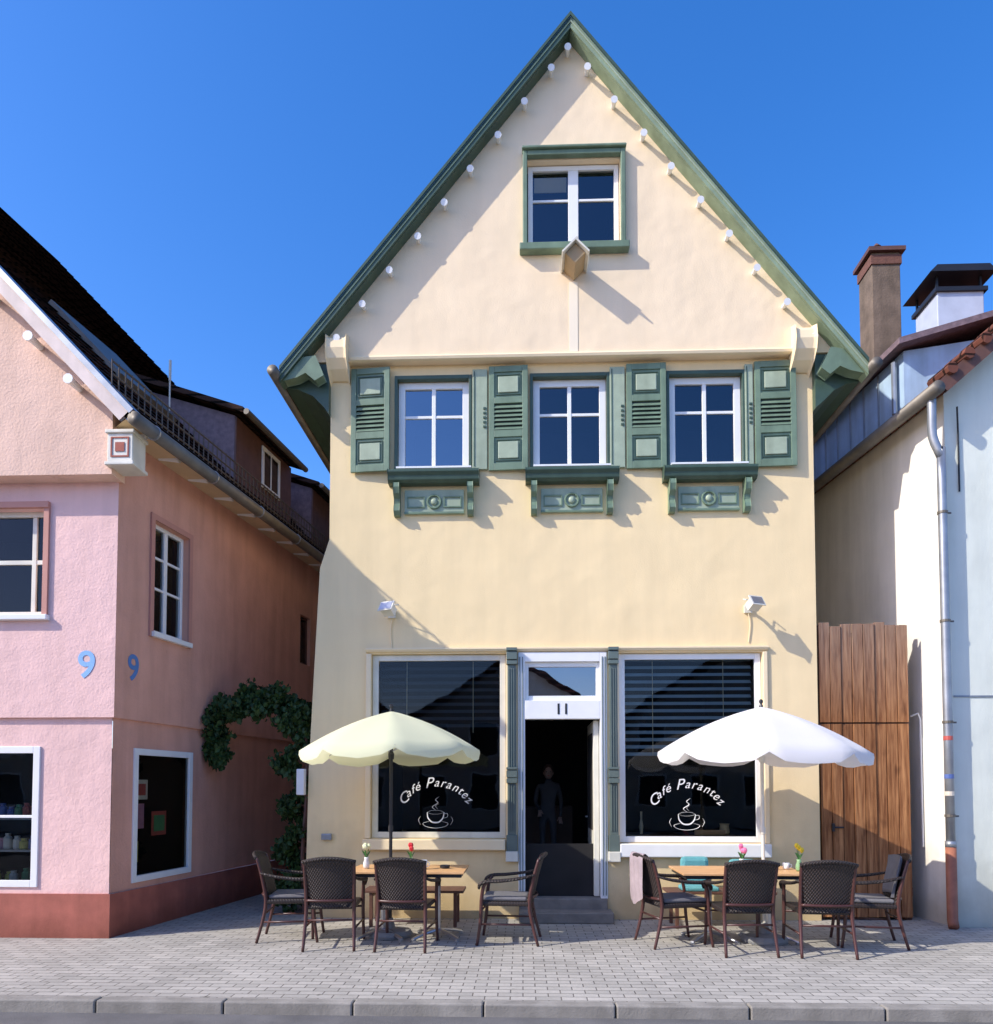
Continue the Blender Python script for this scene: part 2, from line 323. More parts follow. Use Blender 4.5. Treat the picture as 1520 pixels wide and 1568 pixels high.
for k,(w,gm) in enumerate(zip((W1,W2,W3),(glU1,glU,glU))):
    window(ID,w[0]+.01,w[1]-.01,w[2]+.005,w[3]-.01,.055,.085,[(.5,.05)],[(.62,.035)],whitep,gm,nm="window",back=1.4)
    b=B(); b.box(w[0]-.03,w[0]+.008,-.035,.05,w[2],w[3]+.04); b.box(w[1]-.008,w[1]+.03,-.035,.05,w[2],w[3]+.04); b.box(w[0]+.008,w[1]-.008,-.035,.05,w[3]-.008,w[3]+.04); b.out("window_casing",greend,bevel=.004)
    xa=w[0]-.09; xb=w[1]+.13
    B().prismx([(-.002,5.60),(-.002,5.71),(-.16,5.69),(-.20,5.67),(-.20,5.64),(-.17,5.60),(-.16,5.55),(-.12,5.52),(-.002,5.52)],xa,xb).out("window_shelf",greend,bevel=.005)
    B().box(xa+.1,xb-.1,-.13,-.002,5.712,5.735).out("white_sill",whitep)
    pr=[(-.001,5.52),(-.16,5.52),(-.175,5.46),(-.15,5.38),(-.09,5.33),(-.08,5.27),(-.11,5.22),(-.12,5.17),(-.08,5.12),(-.001,5.12)]
    for xx in (xa+.07,xb-.15): B().prismx(pr,xx,xx+.075).out("bracket",green,bevel=.006)
    pa,pb=xa+.2,xb-.2
    B().box(pa,pb,-.035,-.001,5.15,5.46).out("panel",greenl)
    b=B(); mid=(pa+pb)/2
    for (q0,q1) in ((pa+.03,mid-.12),(mid+.12,pb-.03)):
        b.box(q0,q1,-.05,-.036,5.36,5.375); b.box(q0,q1,-.05,-.036,5.23,5.245); b.box(q0,q0+.015,-.05,-.036,5.245,5.36); b.box(q1-.015,q1,-.05,-.036,5.245,5.36)
    b.box(pa-.005,pb+.005,-.05,-.036,5.15,5.175)
    b.tube([(mid+.085*math.cos(i*.2618*2),-.05,5.305+.085*math.sin(i*.2618*2)) for i in range(13)],.014,6); b.out("panel_moulding",green)
    B().ball((mid,-.045,5.305),.045,8,(1,.6,1)).out("rosette",greenl,smooth=True)
def shutter(x0,x1,ang,nm="shutter"):
    z0,z1=5.70,7.06
    def T(u,d,z):
        dx=u-x0; return (x0+dx*math.cos(ang)-d*math.sin(ang), -.02+d*math.cos(ang)-abs(dx*math.sin(ang)) ,z)
    b=B(); f=.07
    b.box(x0,x0+f,-.035,0,z0,z1,T); b.box(x1-f,x1,-.035,0,z0,z1,T)
    for a,c in((z0,z0+.09),(6.13,6.22),(6.57,6.65),(z1-.08,z1)): b.box(x0+f,x1-f,-.034,-.001,a,c,T)
    b.out(nm+"_rails",green,bevel=.004)
    b=B()
    for a,c in((z0+.09,6.13),(6.65,z1-.08)): b.box(x0+f,x1-f,-.018,-.005,a,c,T)
    b.out(nm+"_panel",green)
    b=B()
    for a,c in((z0+.12,6.10),(6.68,z1-.11)): b.box(x0+f+.05,x1-f-.05,-.035,-.019,a+.03,c-.03,T)
    b.out(nm+"_raised_panel",greenl,bevel=.008)
    b=B(); 
    for a,c in((z0+.12,6.10),(6.68,z1-.11)):
        p0,p1=x0+f+.02,x1-f-.02
        b.box(p0,p0+.012,-.03,-.0185,a,c,T); b.box(p1-.012,p1,-.03,-.0185,a,c,T); b.box(p0+.012,p1-.012,-.03,-.0185,a,a+.012,T); b.box(p0+.012,p1-.012,-.03,-.0185,c-.012,c,T)
    b.out(nm+"_beading",greend)
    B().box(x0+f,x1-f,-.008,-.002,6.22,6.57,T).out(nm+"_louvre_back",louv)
    b=B()
    for i in range(6):
        z=6.235+i*.056
        b.add([T(x0+f,-.036,z),T(x1-f,-.036,z),T(x1-f,-.012,z+.036),T(x0+f,-.012,z+.036),T(x0+f,-.036,z-.01),T(x1-f,-.036,z-.01)],[(0,1,2,3),(4,5,1,0)])
    b.out(nm+"_louvres",green)
shutter(-2.21,-1.70,R(-5)); shutter(-.43,.07,R(3)); shutter(1.33,1.83,R(2)); shutter(2.95,3.46,R(3))
for xa,xb in((-.64,-.45),(1.12,1.31),(2.83,2.93)):
    b=B(); b.box(xa,xb,-.045,-.002,5.72,7.03); b.out("folded_shutter",greenl,bevel=.005)
    b=B()
    for i in range(5): b.box(xb-.05,xb-.012,-.058,-.046,6.26+i*.06,6.285+i*.06)
    b.box(xa+.02,xa+.03,-.052,-.046,5.76,7.0); b.out("shutter_edge",greend)
for S,gm,sl,zlo,fm in((SL,glS,slatd,2.35,whited),(SR,glS,slatl,2.05,whitep)):
    window(ID,S[0]+.005,S[1]-.005,S[2]+.005,S[3]-.005,.05,.075,[],[],fm,gm,nm="shop_window",back=0)
    b=B(); z=3.26
    while z>zlo:
        b.add([(S[0]+.09,.17,z),(S[1]-.09,.17,z),(S[1]-.09,.215,z+.045),(S[0]+.09,.215,z+.045)],[(0,1,2,3)]); z-=.093
    b.out("blind_slats",sl)
    b=B()
    for u in (.25,.75): xx=S[0]+(S[1]-S[0])*u; b.box(xx-.003,xx+.003,.16,.166,zlo,3.3)
    b.out("blind_cord",creamtrim)
    b=B(); b.box(S[0]-.07,S[0]-.002,-.03,-.001,S[2],S[3]+.0); b.box(S[1]+.002,S[1]+.06,-.03,-.001,S[2],S[3]) ; 
    b.out("window_moulding",creamtrim,bevel=.008)
b=B(); b.prismx([(-.001,3.37),(-.03,3.375),(-.04,3.39),(-.05,3.40),(-.05,3.42),(-.001,3.43)],-2.0,3.08); b.out("shop_cornice",creamtrim)
B().box(-2.02,-.22,-.09,-.001,.86,.995).out("shop_sill",creamtrim,bevel=.012)
B().box(1.21,3.07,-.09,-.001,.78,.945).out("shop_sill",whitep,bevel=.012)
for xa,xb,zb_ in((-.205,-.07,.85),(1.075,1.205,.85)):
    b=B(); b.box(xa+.015,xb-.015,-.05,-.001,zb_+.2,3.2)
    for i in range(3): x=xa+.03+i*.03; b.box(x,x+.012,-.062,-.051,zb_+.25,1.70); b.box(x,x+.012,-.062,-.051,1.9,3.15)
    for a,c,o in((zb_,zb_+.2,.012),(1.70,1.76,.02),(1.77,1.86,.01),(1.87,1.9,.02),(3.2,3.25,.02),(3.26,3.36,.03),(3.37,3.41,.045)):
        b.box(xa-.0,xb+.0,-.062-o,-.0015,a,c)
    b.out("pilaster",greeng,bevel=.004)
    B().box(xa-.01,xb+.01,-.10,-.002,.72,.848).out("pilaster_base",whited,bevel=.01)
b=B(); 
b.box(-.055,.03,-.02,.12,.26,3.36); b.box(.975,1.062,-.02,.12,.26,3.36); b.box(.03,.975,-.02,.10,3.24,3.36); b.box(.03,.975,-.021,.10,2.51,2.745)
b.box(.03,.075,.03,.09,2.745,3.24); b.box(.93,.975,.03,.09,2.745,3.24); b.box(.075,.93,.03,.09,2.745,2.81); b.box(.075,.93,.03,.09,3.18,3.24)
b.out("door_casing",whitep,bevel=.005)
b=B(); b.box(-.04,-.03,-.03,-.021,.3,3.3); b.box(-.005,.005,-.03,-.021,.3,3.3); b.box(1.0,1.01,-.03,-.021,.3,3.3); b.box(1.035,1.045,-.03,-.021,.3,3.3); b.out("door_casing_lines",greeng)
B().add([(.075,.06,2.81),(.93,.06,2.81),(.93,.06,3.18),(.075,.06,3.18)],[(0,1,2,3)]).out("transom_glass",glU1)
B().box(.075,.93,.075,.1,3.03,3.18).out("transom_blind",slatd)
text("11",(.50,-.024,2.63),.19,black,nm="house_number",off=.003)
b=B(); b.box(.90,.97,.10,.98,.27,2.5); b.out("open_door_leaf",whited,bevel=.01)
B().box(.893,.899,.22,.86,1.1,2.35).out("door_pane",dark)
b=B(); b.tube([(.89,.85,1.25),(.86,.85,1.25),(.86,.74,1.25)],.01,6); b.out("door_handle",steel)
b=B(); b.box(-.05,1.10,-.34,-.003,.001,.13); b.box(-.045,1.055,-.05,.4,.002,.262); b.out("door_step",stone,bevel=.012)
b=B()
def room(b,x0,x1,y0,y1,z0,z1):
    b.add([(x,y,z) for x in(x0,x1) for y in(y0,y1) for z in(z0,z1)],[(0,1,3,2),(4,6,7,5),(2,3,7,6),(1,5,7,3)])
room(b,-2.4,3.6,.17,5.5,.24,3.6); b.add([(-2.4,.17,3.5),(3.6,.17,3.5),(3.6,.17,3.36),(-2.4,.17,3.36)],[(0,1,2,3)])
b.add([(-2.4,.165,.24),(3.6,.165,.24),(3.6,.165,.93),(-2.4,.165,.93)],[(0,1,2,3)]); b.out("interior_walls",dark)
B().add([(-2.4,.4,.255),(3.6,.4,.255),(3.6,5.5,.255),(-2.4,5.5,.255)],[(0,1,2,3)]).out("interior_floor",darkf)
b=B(); b.box(-1.8,-.4,.5,1.1,.98,1.02); b.box(1.4,2.8,.5,1.1,.98,1.02); b.box(-.2,.9,4.2,4.8,.26,1.3); b.out("interior_counter",M("dark_wood",(.10,.05,.03),.5,.2))
b=B(); b.lathe([(.05,0),(.07,.02),(.06,.12),(.07,.14)],(2.7,.7,1.021),10); b.lathe([(.02,0),(.03,.1),(.012,.2),(.015,.3)],(1.6,.75,1.021),10); b.out("window_ornament",creamtrim)
B().box(2.25,2.65,.45,.5,1.021,1.09).out("pastry_tray",tabw,bevel=.01)
def logo(cx,top):
    s="Café Parantez"; Rr=.44; wd={'f':.6,'r':.7,'t':.65,' ':.6,'P':1.15,'C':1.15,'n':1,'z':.95}
    tot=sum(wd.get(c,.95) for c in s); ang=R(134); acc=0
    for c in s:
        w=wd.get(c,.95); a=ang/2-ang*(acc+w/2)/tot; acc+=w
        if c==' ': continue
        sz=.19 if c in "CP" else .155
        text(c,(cx-Rr*math.sin(a)*1.08,.046,top-.46+Rr*math.cos(a)*.92),sz,decal,nm="letter",tilt=a*.55,shear=.35)
    def P(l,r=.007,sm=4): b.tube([(cx+u*.001,.046,top-.46+w*.001) for u,w in l],r,6,sm,.35)
    b=B(); P([(-105,30),(-95,-40),(-50,-90),(0,-100),(50,-90),(95,-40),(110,30)],[.004,.008,.009,.009,.009,.008,.004])
    P([(-105,30),(-60,12),(0,6),(60,12),(110,30)],.004); P([(-105,30),(-60,50),(0,55),(60,50),(110,30)],.004)
    P([(105,10),(150,15),(150,-30),(90,-45)],.007)
    P([(-80,-85),(-160,-110),(-120,-150),(0,-170),(120,-150),(160,-110),(80,-85)],[.003,.007,.008,.009,.008,.007,.003])
    P([(-190,-20),(-215,-70),(-190,-130)],[.002,.008,.002]); P([(195,-20),(220,-70),(190,-130)],[.002,.008,.002])
    P([(0,60),(-40,100),(30,150),(0,190),(50,230)],[.004,.012,.014,.012,.002]); P([(30,70),(0,110),(45,140)],[.002,.009,.002])
    b.out("cup_logo",decal)
logo(-1.11,1.76); logo(2.06,1.74)
for x,z,dr in((-1.67,3.86,-1),(2.84,3.89,1)):
    b=B(); b.tube([(x,-.0,z+.0),(x,-.10,z+.02),(x,-.18,z-.02)],.02,8); b.box(x-.05,x+.05,-.03,-.0,z-.05,z+.05)
    def T(u,d,w,x=x,z=z,dr=dr):
        v=Euler((R(-32),0,R(22*dr))).to_matrix()@Vector((u,d,w)); return (x+v.x,-.26+v.y,z+v.z)
    b.box(-.075,.075,-.06,.06,-.055,.055,T); b.box(-.10,.10,-.075,-.061,-.075,.075,T); 
    b.tube([T(-.085,.0,.07),T(-.085,.04,.12),T(.085,.04,.12),T(.085,0,.07)],.008,6); b.out("floodlight",whited,bevel=.008)
    B().box(-.08,.08,-.079,-.0755,-.055,.055,T).out("floodlight_lens",steel)
    b=B(); b.tube([(x,-.02,z-.05),(x+.02*dr,-.015,z-.2),(x+.0,-.01,z-.42)],.006,5,2); b.out("lamp_cable",creamtrim)
b=B(); b.box(-2.86,-2.76,-.10,-.0,1.55,1.88); b.out("mailbox",whitep,bevel=.01)
B().box(-2.55,-2.42,-.05,-.001,.98,1.06).out("vent",zinc,bevel=.01)
# ---------------------------------------------------------------- pink house
pinkh=group("pink_house")
ex,ey=.1371,.9906
def TP(off=0,x=-4.50,y=-1.4):
    return lambda u,d,z: (x+ex*u-ey*(d+off), y+ey*u+ex*(d+off), z)
S0=TP(); S1=TP(.04)
XL=-17.0
Fw=(-6.6,-5.33,3.56,4.76); 
b=B(); wall(b,lambda u,d,z:(u,-1.4+d,z),[XL,-4.50],[2.42,5.05],[Fw,(-9.3,-8.1,3.56,4.76)],.16); b.out("upper_walls",pink)
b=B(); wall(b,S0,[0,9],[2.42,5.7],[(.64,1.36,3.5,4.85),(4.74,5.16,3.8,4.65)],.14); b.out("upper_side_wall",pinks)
b=B(); b.add([(XL,-1.4,2.42),(-4.5,-1.4,2.42),S0(9,0,2.42),S0(9,.2,2.42),(-4.8,-1.2,2.42),(XL,-1.2,2.42)],[(0,1,2,3,4,5)])
b.out("upper_wall_underside",pink)
b=B(); gw=(-6.8,-5.34,.55,2.10)
wall(b,lambda u,d,z:(u,-1.355+d,z),[XL,-4.54],[.48,2.42],[gw,(-9.5,-7.8,.55,2.1)],.14); b.out("lower_wall",pink)
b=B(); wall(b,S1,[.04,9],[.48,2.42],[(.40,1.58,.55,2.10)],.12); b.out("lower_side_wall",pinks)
b=B(); wall(b,lambda u,d,z:(u,-1.38+d,z),[XL,-4.515],[0,.48],[],.1); wall(b,TP(.018),[.02,9],[0,.48],[],.1)
b.add([(XL,-1.38,.48),(-4.515,-1.38,.48),(-4.56,-1.35,.48),(XL,-1.35,.48)],[(0,1,2,3)]); b.out("plinth",brownred)
SLP=1.06; WR=7.0
b=B()
zrp=lambda x: 5.64+(-4.156-x)*SLP
xr=-4.156-WR
b.add([(-4.46,-1.62,5.05),(-4.46,-1.62,zrp(-4.46)-.12),(xr,-1.62,zrp(xr)-.12),(-17.0,-1.62,6.5),(-17,-1.62,5.05)],[(0,1,2,3,4)])
b.add([(-4.46,-1.62,5.05),(-17,-1.62,5.05),(-17,-1.38,5.05),(-4.46,-1.38,5.05)],[(0,1,2,3)])
b.add([(-4.46,-1.62,5.05),(-4.46,-1.35,5.05),(-4.46,-1.35,5.8),(-4.46,-1.62,5.8)],[(0,1,2,3)]); b.out("gable_wall",pinkg)
E0=Vector((-4.156,-1.80,5.64)); ev=Vector((ex,ey,0)); wv=Vector((-1,0,SLP))
def TR(s,w,n): 
    p=E0+ev*s+wv*w+Vector((.72,0,.69))*n; return (p.x,p.y,p.z)
b=B(); b.add([TR(0,0,0),TR(7.8,0,0),TR(7.8,WR,0),TR(0,WR,0),TR(0,0,-.09),TR(7.8,0,-.09),TR(7.8,WR,-.09),TR(0,WR,-.09)],[(0,1,2,3),(4,5,6,7),(0,1,5,4),(1,2,6,5),(0,3,7,4)])
rg=TR(0,WR,0); rg2=TR(7.8,WR,0); b.add([rg,rg2,(rg2[0]-WR,rg2[1],5.6),(rg[0]-WR,rg[1],5.6)],[(0,1,2,3)]); b.out("roof_tiles",tiles)
# raised tile courses give the slope its ribbed profile
b=B(); w=.14
while w<WR: b.add([TR(.0,w,.0),TR(7.8,w,.0),TR(7.8,w-.015,.028),TR(.0,w-.015,.028),TR(.0,w+.14,.004),TR(7.8,w+.14,.004)],[(0,1,2,3),(3,2,5,4)]); w+=.15
b.out("tile_courses",tiles)
b=B(); b.add([TR(-.035,.0,.02),TR(-.035,WR,.02),TR(-.035,WR,-.15),TR(-.035,.0,-.15),TR(.0,.0,.02),TR(.0,WR,.02),TR(.0,WR,-.15),TR(.0,.0,-.15)],[(0,1,2,3),(4,5,6,7),(0,1,5,4),(2,3,7,6)]); b.out("verge_board",M("pale_pink_wood",(.76,.62,.55),.6,.1,4,streak=.15))
b=B(); b.add([TR(-.05,-.02,.04),TR(-.05,WR,.04),TR(.1,WR,.04),TR(.1,-.02,.04),TR(-.05,-.02,-.02),TR(-.05,WR,-.02)],[(0,1,2,3),(0,1,5,4)]); b.out("verge_flashing",zinc)
b=B()
for w in (.50,.95,1.45,1.95,2.45):
    p=Vector(TR(.02,w,-.25)); b.tube([p+Vector((0,.25,0)),p,p-Vector((0,.06,0))],[.035,.04,.055],10)
b.out("purlin_ends",whitep,smooth=False)
sof=M("soffit_ochre",(.66,.50,.30),.7,.1)
b=B(); b.add([TR(.05,.02,-.10),TR(7.8,.02,-.10),S0(9.4,.02,5.60),S0(-.1,.02,5.60)],[(0,1,2,3)]); b.add([TR(.05,.03,-.10),TR(7.8,.03,-.10),TR(7.8,.03,-.02),TR(.05,.03,-.02)],[(0,1,2,3)]); b.out("soffit",sof)
b=B(); s=.45
while s<7.6: 
    p=Vector(TR(s,.06,-.15)); b.tube([p+Vector((-.2,0,.02)),p+Vector((.0,0,-.0)),p+Vector((.05,0,-.0))],[.035,.04,.05],8); s+=.62
b.out("rafter_tails",whitep)
b=B(); p=Vector(TR(-.05,-.07,-.02)); q=Vector(TR(7.9,-.07,-.02)); b.tube([p,q],.075,12); b.out("gutter",zincd,smooth=True)
b=B()
for s in (0.3,1.5,2.7,3.9,5.1): p=Vector(TR(s,-.07,-.02)); b.tube([p-ev*.012,p+ev*.012],.084,12)
b.out("gutter_bracket",zinc)
b=B()
def SG(s,h): p=E0+ev*s+wv*.22; return (p.x,p.y,p.z+h)
for h in(.05,.19,.33): b.tube([SG(-.0,h),SG(7.7,h)],.012,5)
s=.0
while s<7.7: b.tube([SG(s,.0),SG(s,.35)],.009,4); s+=.11
b.out("snow_guard",M("snow_guard_metal",(.11,.085,.065),.6,.1))
b=B(); b.box(-4.50,-4.18,-1.70,-1.38,5.12,5.16); b.box(-4.48,-4.20,-1.68,-1.40,5.16,5.47); b.box(-4.50,-4.18,-1.70,-1.38,5.47,5.51); b.out("corbel_block",whited,bevel=.008)
b=B(); 
b.box(-4.44,-4.24,-1.688,-1.681,5.21,5.225); b.box(-4.44,-4.24,-1.688,-1.681,5.415,5.43); b.box(-4.44,-4.425,-1.688,-1.681,5.225,5.415); b.box(-4.255,-4.24,-1.688,-1.681,5.225,5.415); b.box(-4.39,-4.29,-1.688,-1.681,5.27,5.37); b.out("corbel_pattern",brownred)
FT=lambda u,d,z:(u,-1.4+d,z)
for o in (0,-2.7):
    window(FT,-6.6+o,-5.33+o,3.56,4.76,.09,.06,[(.33,.05),(.86,.05)],[(.52,.05)],whited,glS,nm="front_window",back=1)
    b=B(); b.box(-6.68+o,-5.27+o,-.045,-.001,4.762,4.83,FT); b.box(-5.328+o,-5.27+o,-.03,-.001,3.56,4.762,FT); b.out("window_surround",pinktrim); B().box(-6.7+o,-5.25+o,-.07,.085,3.5,3.558,FT).out("window_sill",whitep,bevel=.006)
FB=lambda u,d,z:(u,-1.355+d,z)
window(FB,-6.8,-5.34,.55,2.10,-.02,.075,[],[(.5,.03)],whitep,glS,nm="shop_window",back=0)
window(FB,-9.5,-7.8,.55,2.10,-.02,.075,[],[(.5,.03)],whitep,glS,nm="shop_window",back=1)
b=B(); b.add([(-6.8,-1.2,.5),(-5.3,-1.2,.5),(-5.3,-.3,.5),(-6.8,-.3,.5),(-6.8,-1.2,2.2),(-5.3,-1.2,2.2),(-5.3,-.3,2.2),(-6.8,-.3,2.2)],[(0,1,2,3),(4,5,6,7),(2,3,7,6),(0,3,7,4),(1,2,6,5)]); b.out("display_room",dark)
b=B(); b.box(-6.75,-5.4,-1.17,-.8,.92,.94); b.box(-6.75,-5.4,-1.17,-.8,1.28,1.30); b.out("display_shelf",zinc)
cols=[(.5,.1,.08),(.6,.5,.1),(.1,.3,.13),(.7,.62,.5),(.1,.16,.4),(.5,.22,.3)]
jm=[M("jar_paint_%d"%i,c,.3,.1,20) for i,c in enumerate(cols)]
for zz in(.56,.941,1.301):
    x=-6.0
    for k in range(6):
        hh=random.uniform(.12,.2); B().lathe([(.035,0),(.045,.02),(.045,hh*.7),(.025,hh*.85),(.03,hh*.87),(.03,hh)],(x+k*.105,-1.05+random.uniform(-.05,.05),zz),10).out("jar",random.choice(jm),smooth=False)
window(S0,.64,1.36,3.5,4.85,.07,.05,[(.5,.07)],[(.7,.03),(.42,.03)],whitep,glS,nm="side_window",back=.8)
b=B(); b.box(.57,.638,-.025,-.001,3.44,4.92,S0); b.box(1.362,1.43,-.025,-.001,3.44,4.92,S0); b.box(.638,1.362,-.025,-.001,4.852,4.92,S0); b.out("side_window_surround",pinktrim); B().box(.6,1.4,-.06,.06,3.44,3.498,S0).out("side_window_sill",whitep)
window(S0,4.74,5.16,3.8,4.65,.06,.04,[],[],brownw,glS,nm="small_window",back=.5)
window(S1,.40,1.58,.55,2.10,-.02,.075,[],[],whitep,glS,nm="side_shop_window",back=.8)
for (u,z,w,h,m) in ((.62,1.5,.34,.24,jm[3]),(.65,1.15,.25,.3,jm[5]),(1.05,1.05,.3,.3,jm[0]),(.6,.75,.2,.25,jm[1])):
    B().box(u,u+w,.2,.205,z,z+h,S1).out("poster",m)
    B().box(u+.04,u+w-.04,.196,.1985,z+.05,z+h-.05,S1).out("poster_print",random.choice(jm))
text("9",(-4.82,-1.404,2.99),.42,bluel,nm="house_number",off=.006); q=S0(.31,-.004,3.0); text("9",q,.42,bluep,T=math.atan2(ey,ex),nm="house_number",off=.006)
for sa,sb in((2.9,4.7),(5.6,7.2)):
    b=B(); x0w=.42
    b.add([TR(sa,x0w,0),TR(sb,x0w,0)]+[ (TR(sa,x0w,0)[0],TR(sa,x0w,0)[1],7.05),(TR(sb,x0w,0)[0],TR(sb,x0w,0)[1],7.05)]+[TR(sa,1.75,-.05),TR(sb,1.75,-.05)],[(0,1,3,2),(0,2,4),(1,3,5)])
    b.out("dormer_wall",slate)
    px0=TR(sa-.12,x0w-.18,0); px1=TR(sb+.12,x0w-.18,0); r0=TR(sa-.12,2.1,0); r1=TR(sb+.12,2.1,0)
    b=B(); b.add([(px0[0],px0[1],7.04),(px1[0],px1[1],7.04),(r1[0],r1[1],7.65),(r0[0],r0[1],7.65),(px0[0],px0[1],7.12),(px1[0],px1[1],7.12),(r1[0],r1[1],7.73),(r0[0],r0[1],7.73)],[(0,1,2,3),(4,5,6,7),(0,1,5,4),(0,3,7,4),(1,2,6,5)]); b.out("dormer_roof",tiles)
    b=B(); b.tube([(px0[0]+.05,px0[1],7.05),(px1[0]+.05,px1[1],7.05)],.045,8); b.out("dormer_gutter",zincd)
    base=Vector(TR(sa,x0w,0)); TD=lambda u,d,z,base=base:(base.x+ex*u-ey*d,base.y+ey*u+ex*d,z)
    B().box(0.0,sb-sa,-.03,-.002,6.1,7.03,TD).out("dormer_front",brownw)
    window(TD,.75,1.35,6.3,6.95,-.06,.06,[(.5,.03)],[],whitep,glU,nm="dormer_window",back=0,th=.025)
b=B(); b.add([TR(1.2,1.0,.07),TR(2.4,1.0,.07),TR(2.4,1.9,.07),TR(1.2,1.9,.07),TR(1.2,1.0,0),TR(2.4,1.0,0),TR(2.4,1.9,0),TR(1.2,1.9,0)],[(0,1,2,3),(0,1,5,4),(1,2,6,5),(2,3,7,6),(3,0,4,7)]); b.out("skylight",zincd)
b=B(); p=Vector(TR(2.6,1.2,0)); b.tube([p,p+Vector((0,0,.75))],.012,6); b.tube([p+Vector((0,0,.5)),p+Vector((0,0,.8))],.02,6); b.out("vent_mast",whited)
# ---------------------------------------------------------------- white house
wh=group("white_house")
hx,hy=-.110,.994
SW=lambda u,d,z:(5.10+hx*u+hy*d,-.40+hy*u-hx*d,z)
SLW=.88
b=B(); b.add([SW(0,0,0),SW(9,0,0),SW(9,0,6.52),SW(0,0,6.52)],[(0,1,2,3)]); b.out("side_wall",whitew)
b=B(); b.add([(5.1,-.4,0),(12,-.4,0),(12,-.4,11.0),(10.3,-.4,6.4+5.3*SLW),(5.1,-.4,6.45)],[(0,1,2,3,4)]); b.out("front_wall",mintw)
B().box(5.13,12,-.41,-.402,2.72,2.74).out("wall_groove",zinc)
B0=Vector((4.92,-.62,6.41)); bv=Vector((hx,hy,0)); wv2=Vector((1,0,SLW))
def TB(s,w,n): p=B0+bv*s+wv2*w+Vector((-.66,0,.75))*n; return (p.x,p.y,p.z)
b=B(); b.add([TB(s,w,n) for n in(0,-.12) for s,w in((0,0),(9,0),(9,5),(0,5))],[(0,1,2,3),(4,5,6,7),(0,1,5,4),(1,2,6,5),(0,3,7,4)]); b.out("roof_tiles",tilesr)
b=B(); b.add([TB(-.03,0,.03),TB(-.03,5,.03),TB(-.03,5,-.13),TB(-.03,0,-.13)],[(0,1,2,3)]); b.out("verge_board",brownw)
b=B(); x=.15
while x<5: b.tube([TB(-.08,x,.04),TB(.3,x,.05)],[.07,.06],8); x+=.2
b.out("verge_tiles",tilesr)
b=B(); b.add([TB(0,.02,-.13),TB(9,.02,-.13),SW(9.3,.0,6.45),SW(-.2,.0,6.45)],[(0,1,2,3)]); b.out("soffit",sof)
b=B(); b.tube([TB(-.1,-.07,-.02),TB(9,-.07,-.02)],.08,12); b.out("gutter",zincd,smooth=True)
g=Vector(TB(.1,-.07,-.08)); b=B(); b.tube([g,g+Vector((0,0,-.15)),g+Vector((.02,.03,-.45)),(4.99,-.50,5.6),(5.0,-.50,5.3),(5.0,-.50,1.0)],.05,12,3)
b.tube([(5.0,-.50,1.02),(5.0,-.50,.95)],.06,12); b.out("downpipe",zinc,smooth=True)
b=B(); b.tube([(5.0,-.50,.96),(5.0,-.50,.1),(4.98,-.56,.03)],.058,12); b.out("downpipe_foot",rust,smooth=True)
b=B()
for z in(4.9,3.6,2.4,1.3): b.tube([(5.0,-.50,z),(5.0,-.50,z+.03)],.058,12); b.box(4.99,5.1,-.505,-.495,z,z+.02)
b.out("pipe_clamp",zincd)
for z,c in((2.2,jm[0]),(1.75,jm[4]),(1.55,jm[3])): B().tube([(5.0,-.50,z),(5.0,-.50,z+.05)],.0515,12).out("sticker",c)
b=B(); b.tube([SW(.55,-.02,.9),SW(.55,-.02,2.5),SW(.55,-.05,2.58),SW(.62,-.1,2.55)],.012,6); b.out("conduit",whitep)
b=B(); b.tube([(5.25,-.42,5.2),(5.25,-.42,5.9),(5.2,-.5,6.2)],.012,6); b.out("cable",black)
f=lambda s,w:TB(s,w,0)
sa,sb=1.0,4.2
b=B(); a=f(sa,.22); c=f(sb,.22); b.add([a,c,(c[0],c[1],7.40),(a[0],a[1],7.40),f(sa,1.3)],[(0,1,2,3),(0,3,4)]); b.out("blue_dormer",bluecl)
b=B()
for i in range(9):
    t=sa+.2+i*.36; p=Vector(f(t,.22)); b.box(p.x-.02,p.x-.002,p.y-.012,p.y+.012,p.z,7.39)
b.out("cladding_seam",zinc)
a=f(sa-.2,.05); c=f(sb+.2,.05); d=f(sb+.2,2.4); e=f(sa-.2,2.4)
b=B(); b.add([(a[0],a[1],7.39),(c[0],c[1],7.39),(d[0],d[1],8.05),(e[0],e[1],8.05),(a[0],a[1],7.47),(c[0],c[1],7.47),(d[0],d[1],8.13),(e[0],e[1],8.13)],[(0,1,2,3),(4,5,6,7),(0,1,5,4),(0,3,7,4)]); b.out("dormer_roof",slate)
b=B(); p=f(sa+.1,.15); b.tube([(p[0],p[1],7.3),(p[0],p[1],6.6)],.035,8); b.out("dormer_pipe",zinc)
b=B(); b.box(6.02,6.50,3.3,3.8,7.0,10.85); b.out("chimney",brick,bevel=.01)
b=B(); b.box(6.0,6.52,3.28,3.82,10.64,10.8); b.out("chimney_collar",redbrick); b=B(); b.box(5.95,6.57,3.23,3.87,10.85,10.92); b.tube([(6.2,3.5,10.92),(6.2,3.5,11.08)],.04,8); b.lathe([(.08,0),(.02,.07)],(6.2,3.5,11.08),8); b.out("chimney_cap",brownw)
b=B(); b.box(6.0,6.66,1.3,1.9,7.0,8.85); b.out("clad_chimney",galv,bevel=.01)
b=B(); 
for x in(6.0,6.62):
    for y in(1.32,1.86): b.box(x,x+.03,y,y+.03,8.85,9.05)
b.box(5.96,6.70,1.26,1.94,8.80,8.86); b.prism([(5.86,9.05),(6.80,9.05),(6.70,9.15),(5.96,9.15)],1.2,2.0); b.out("chimney_cowl",black)
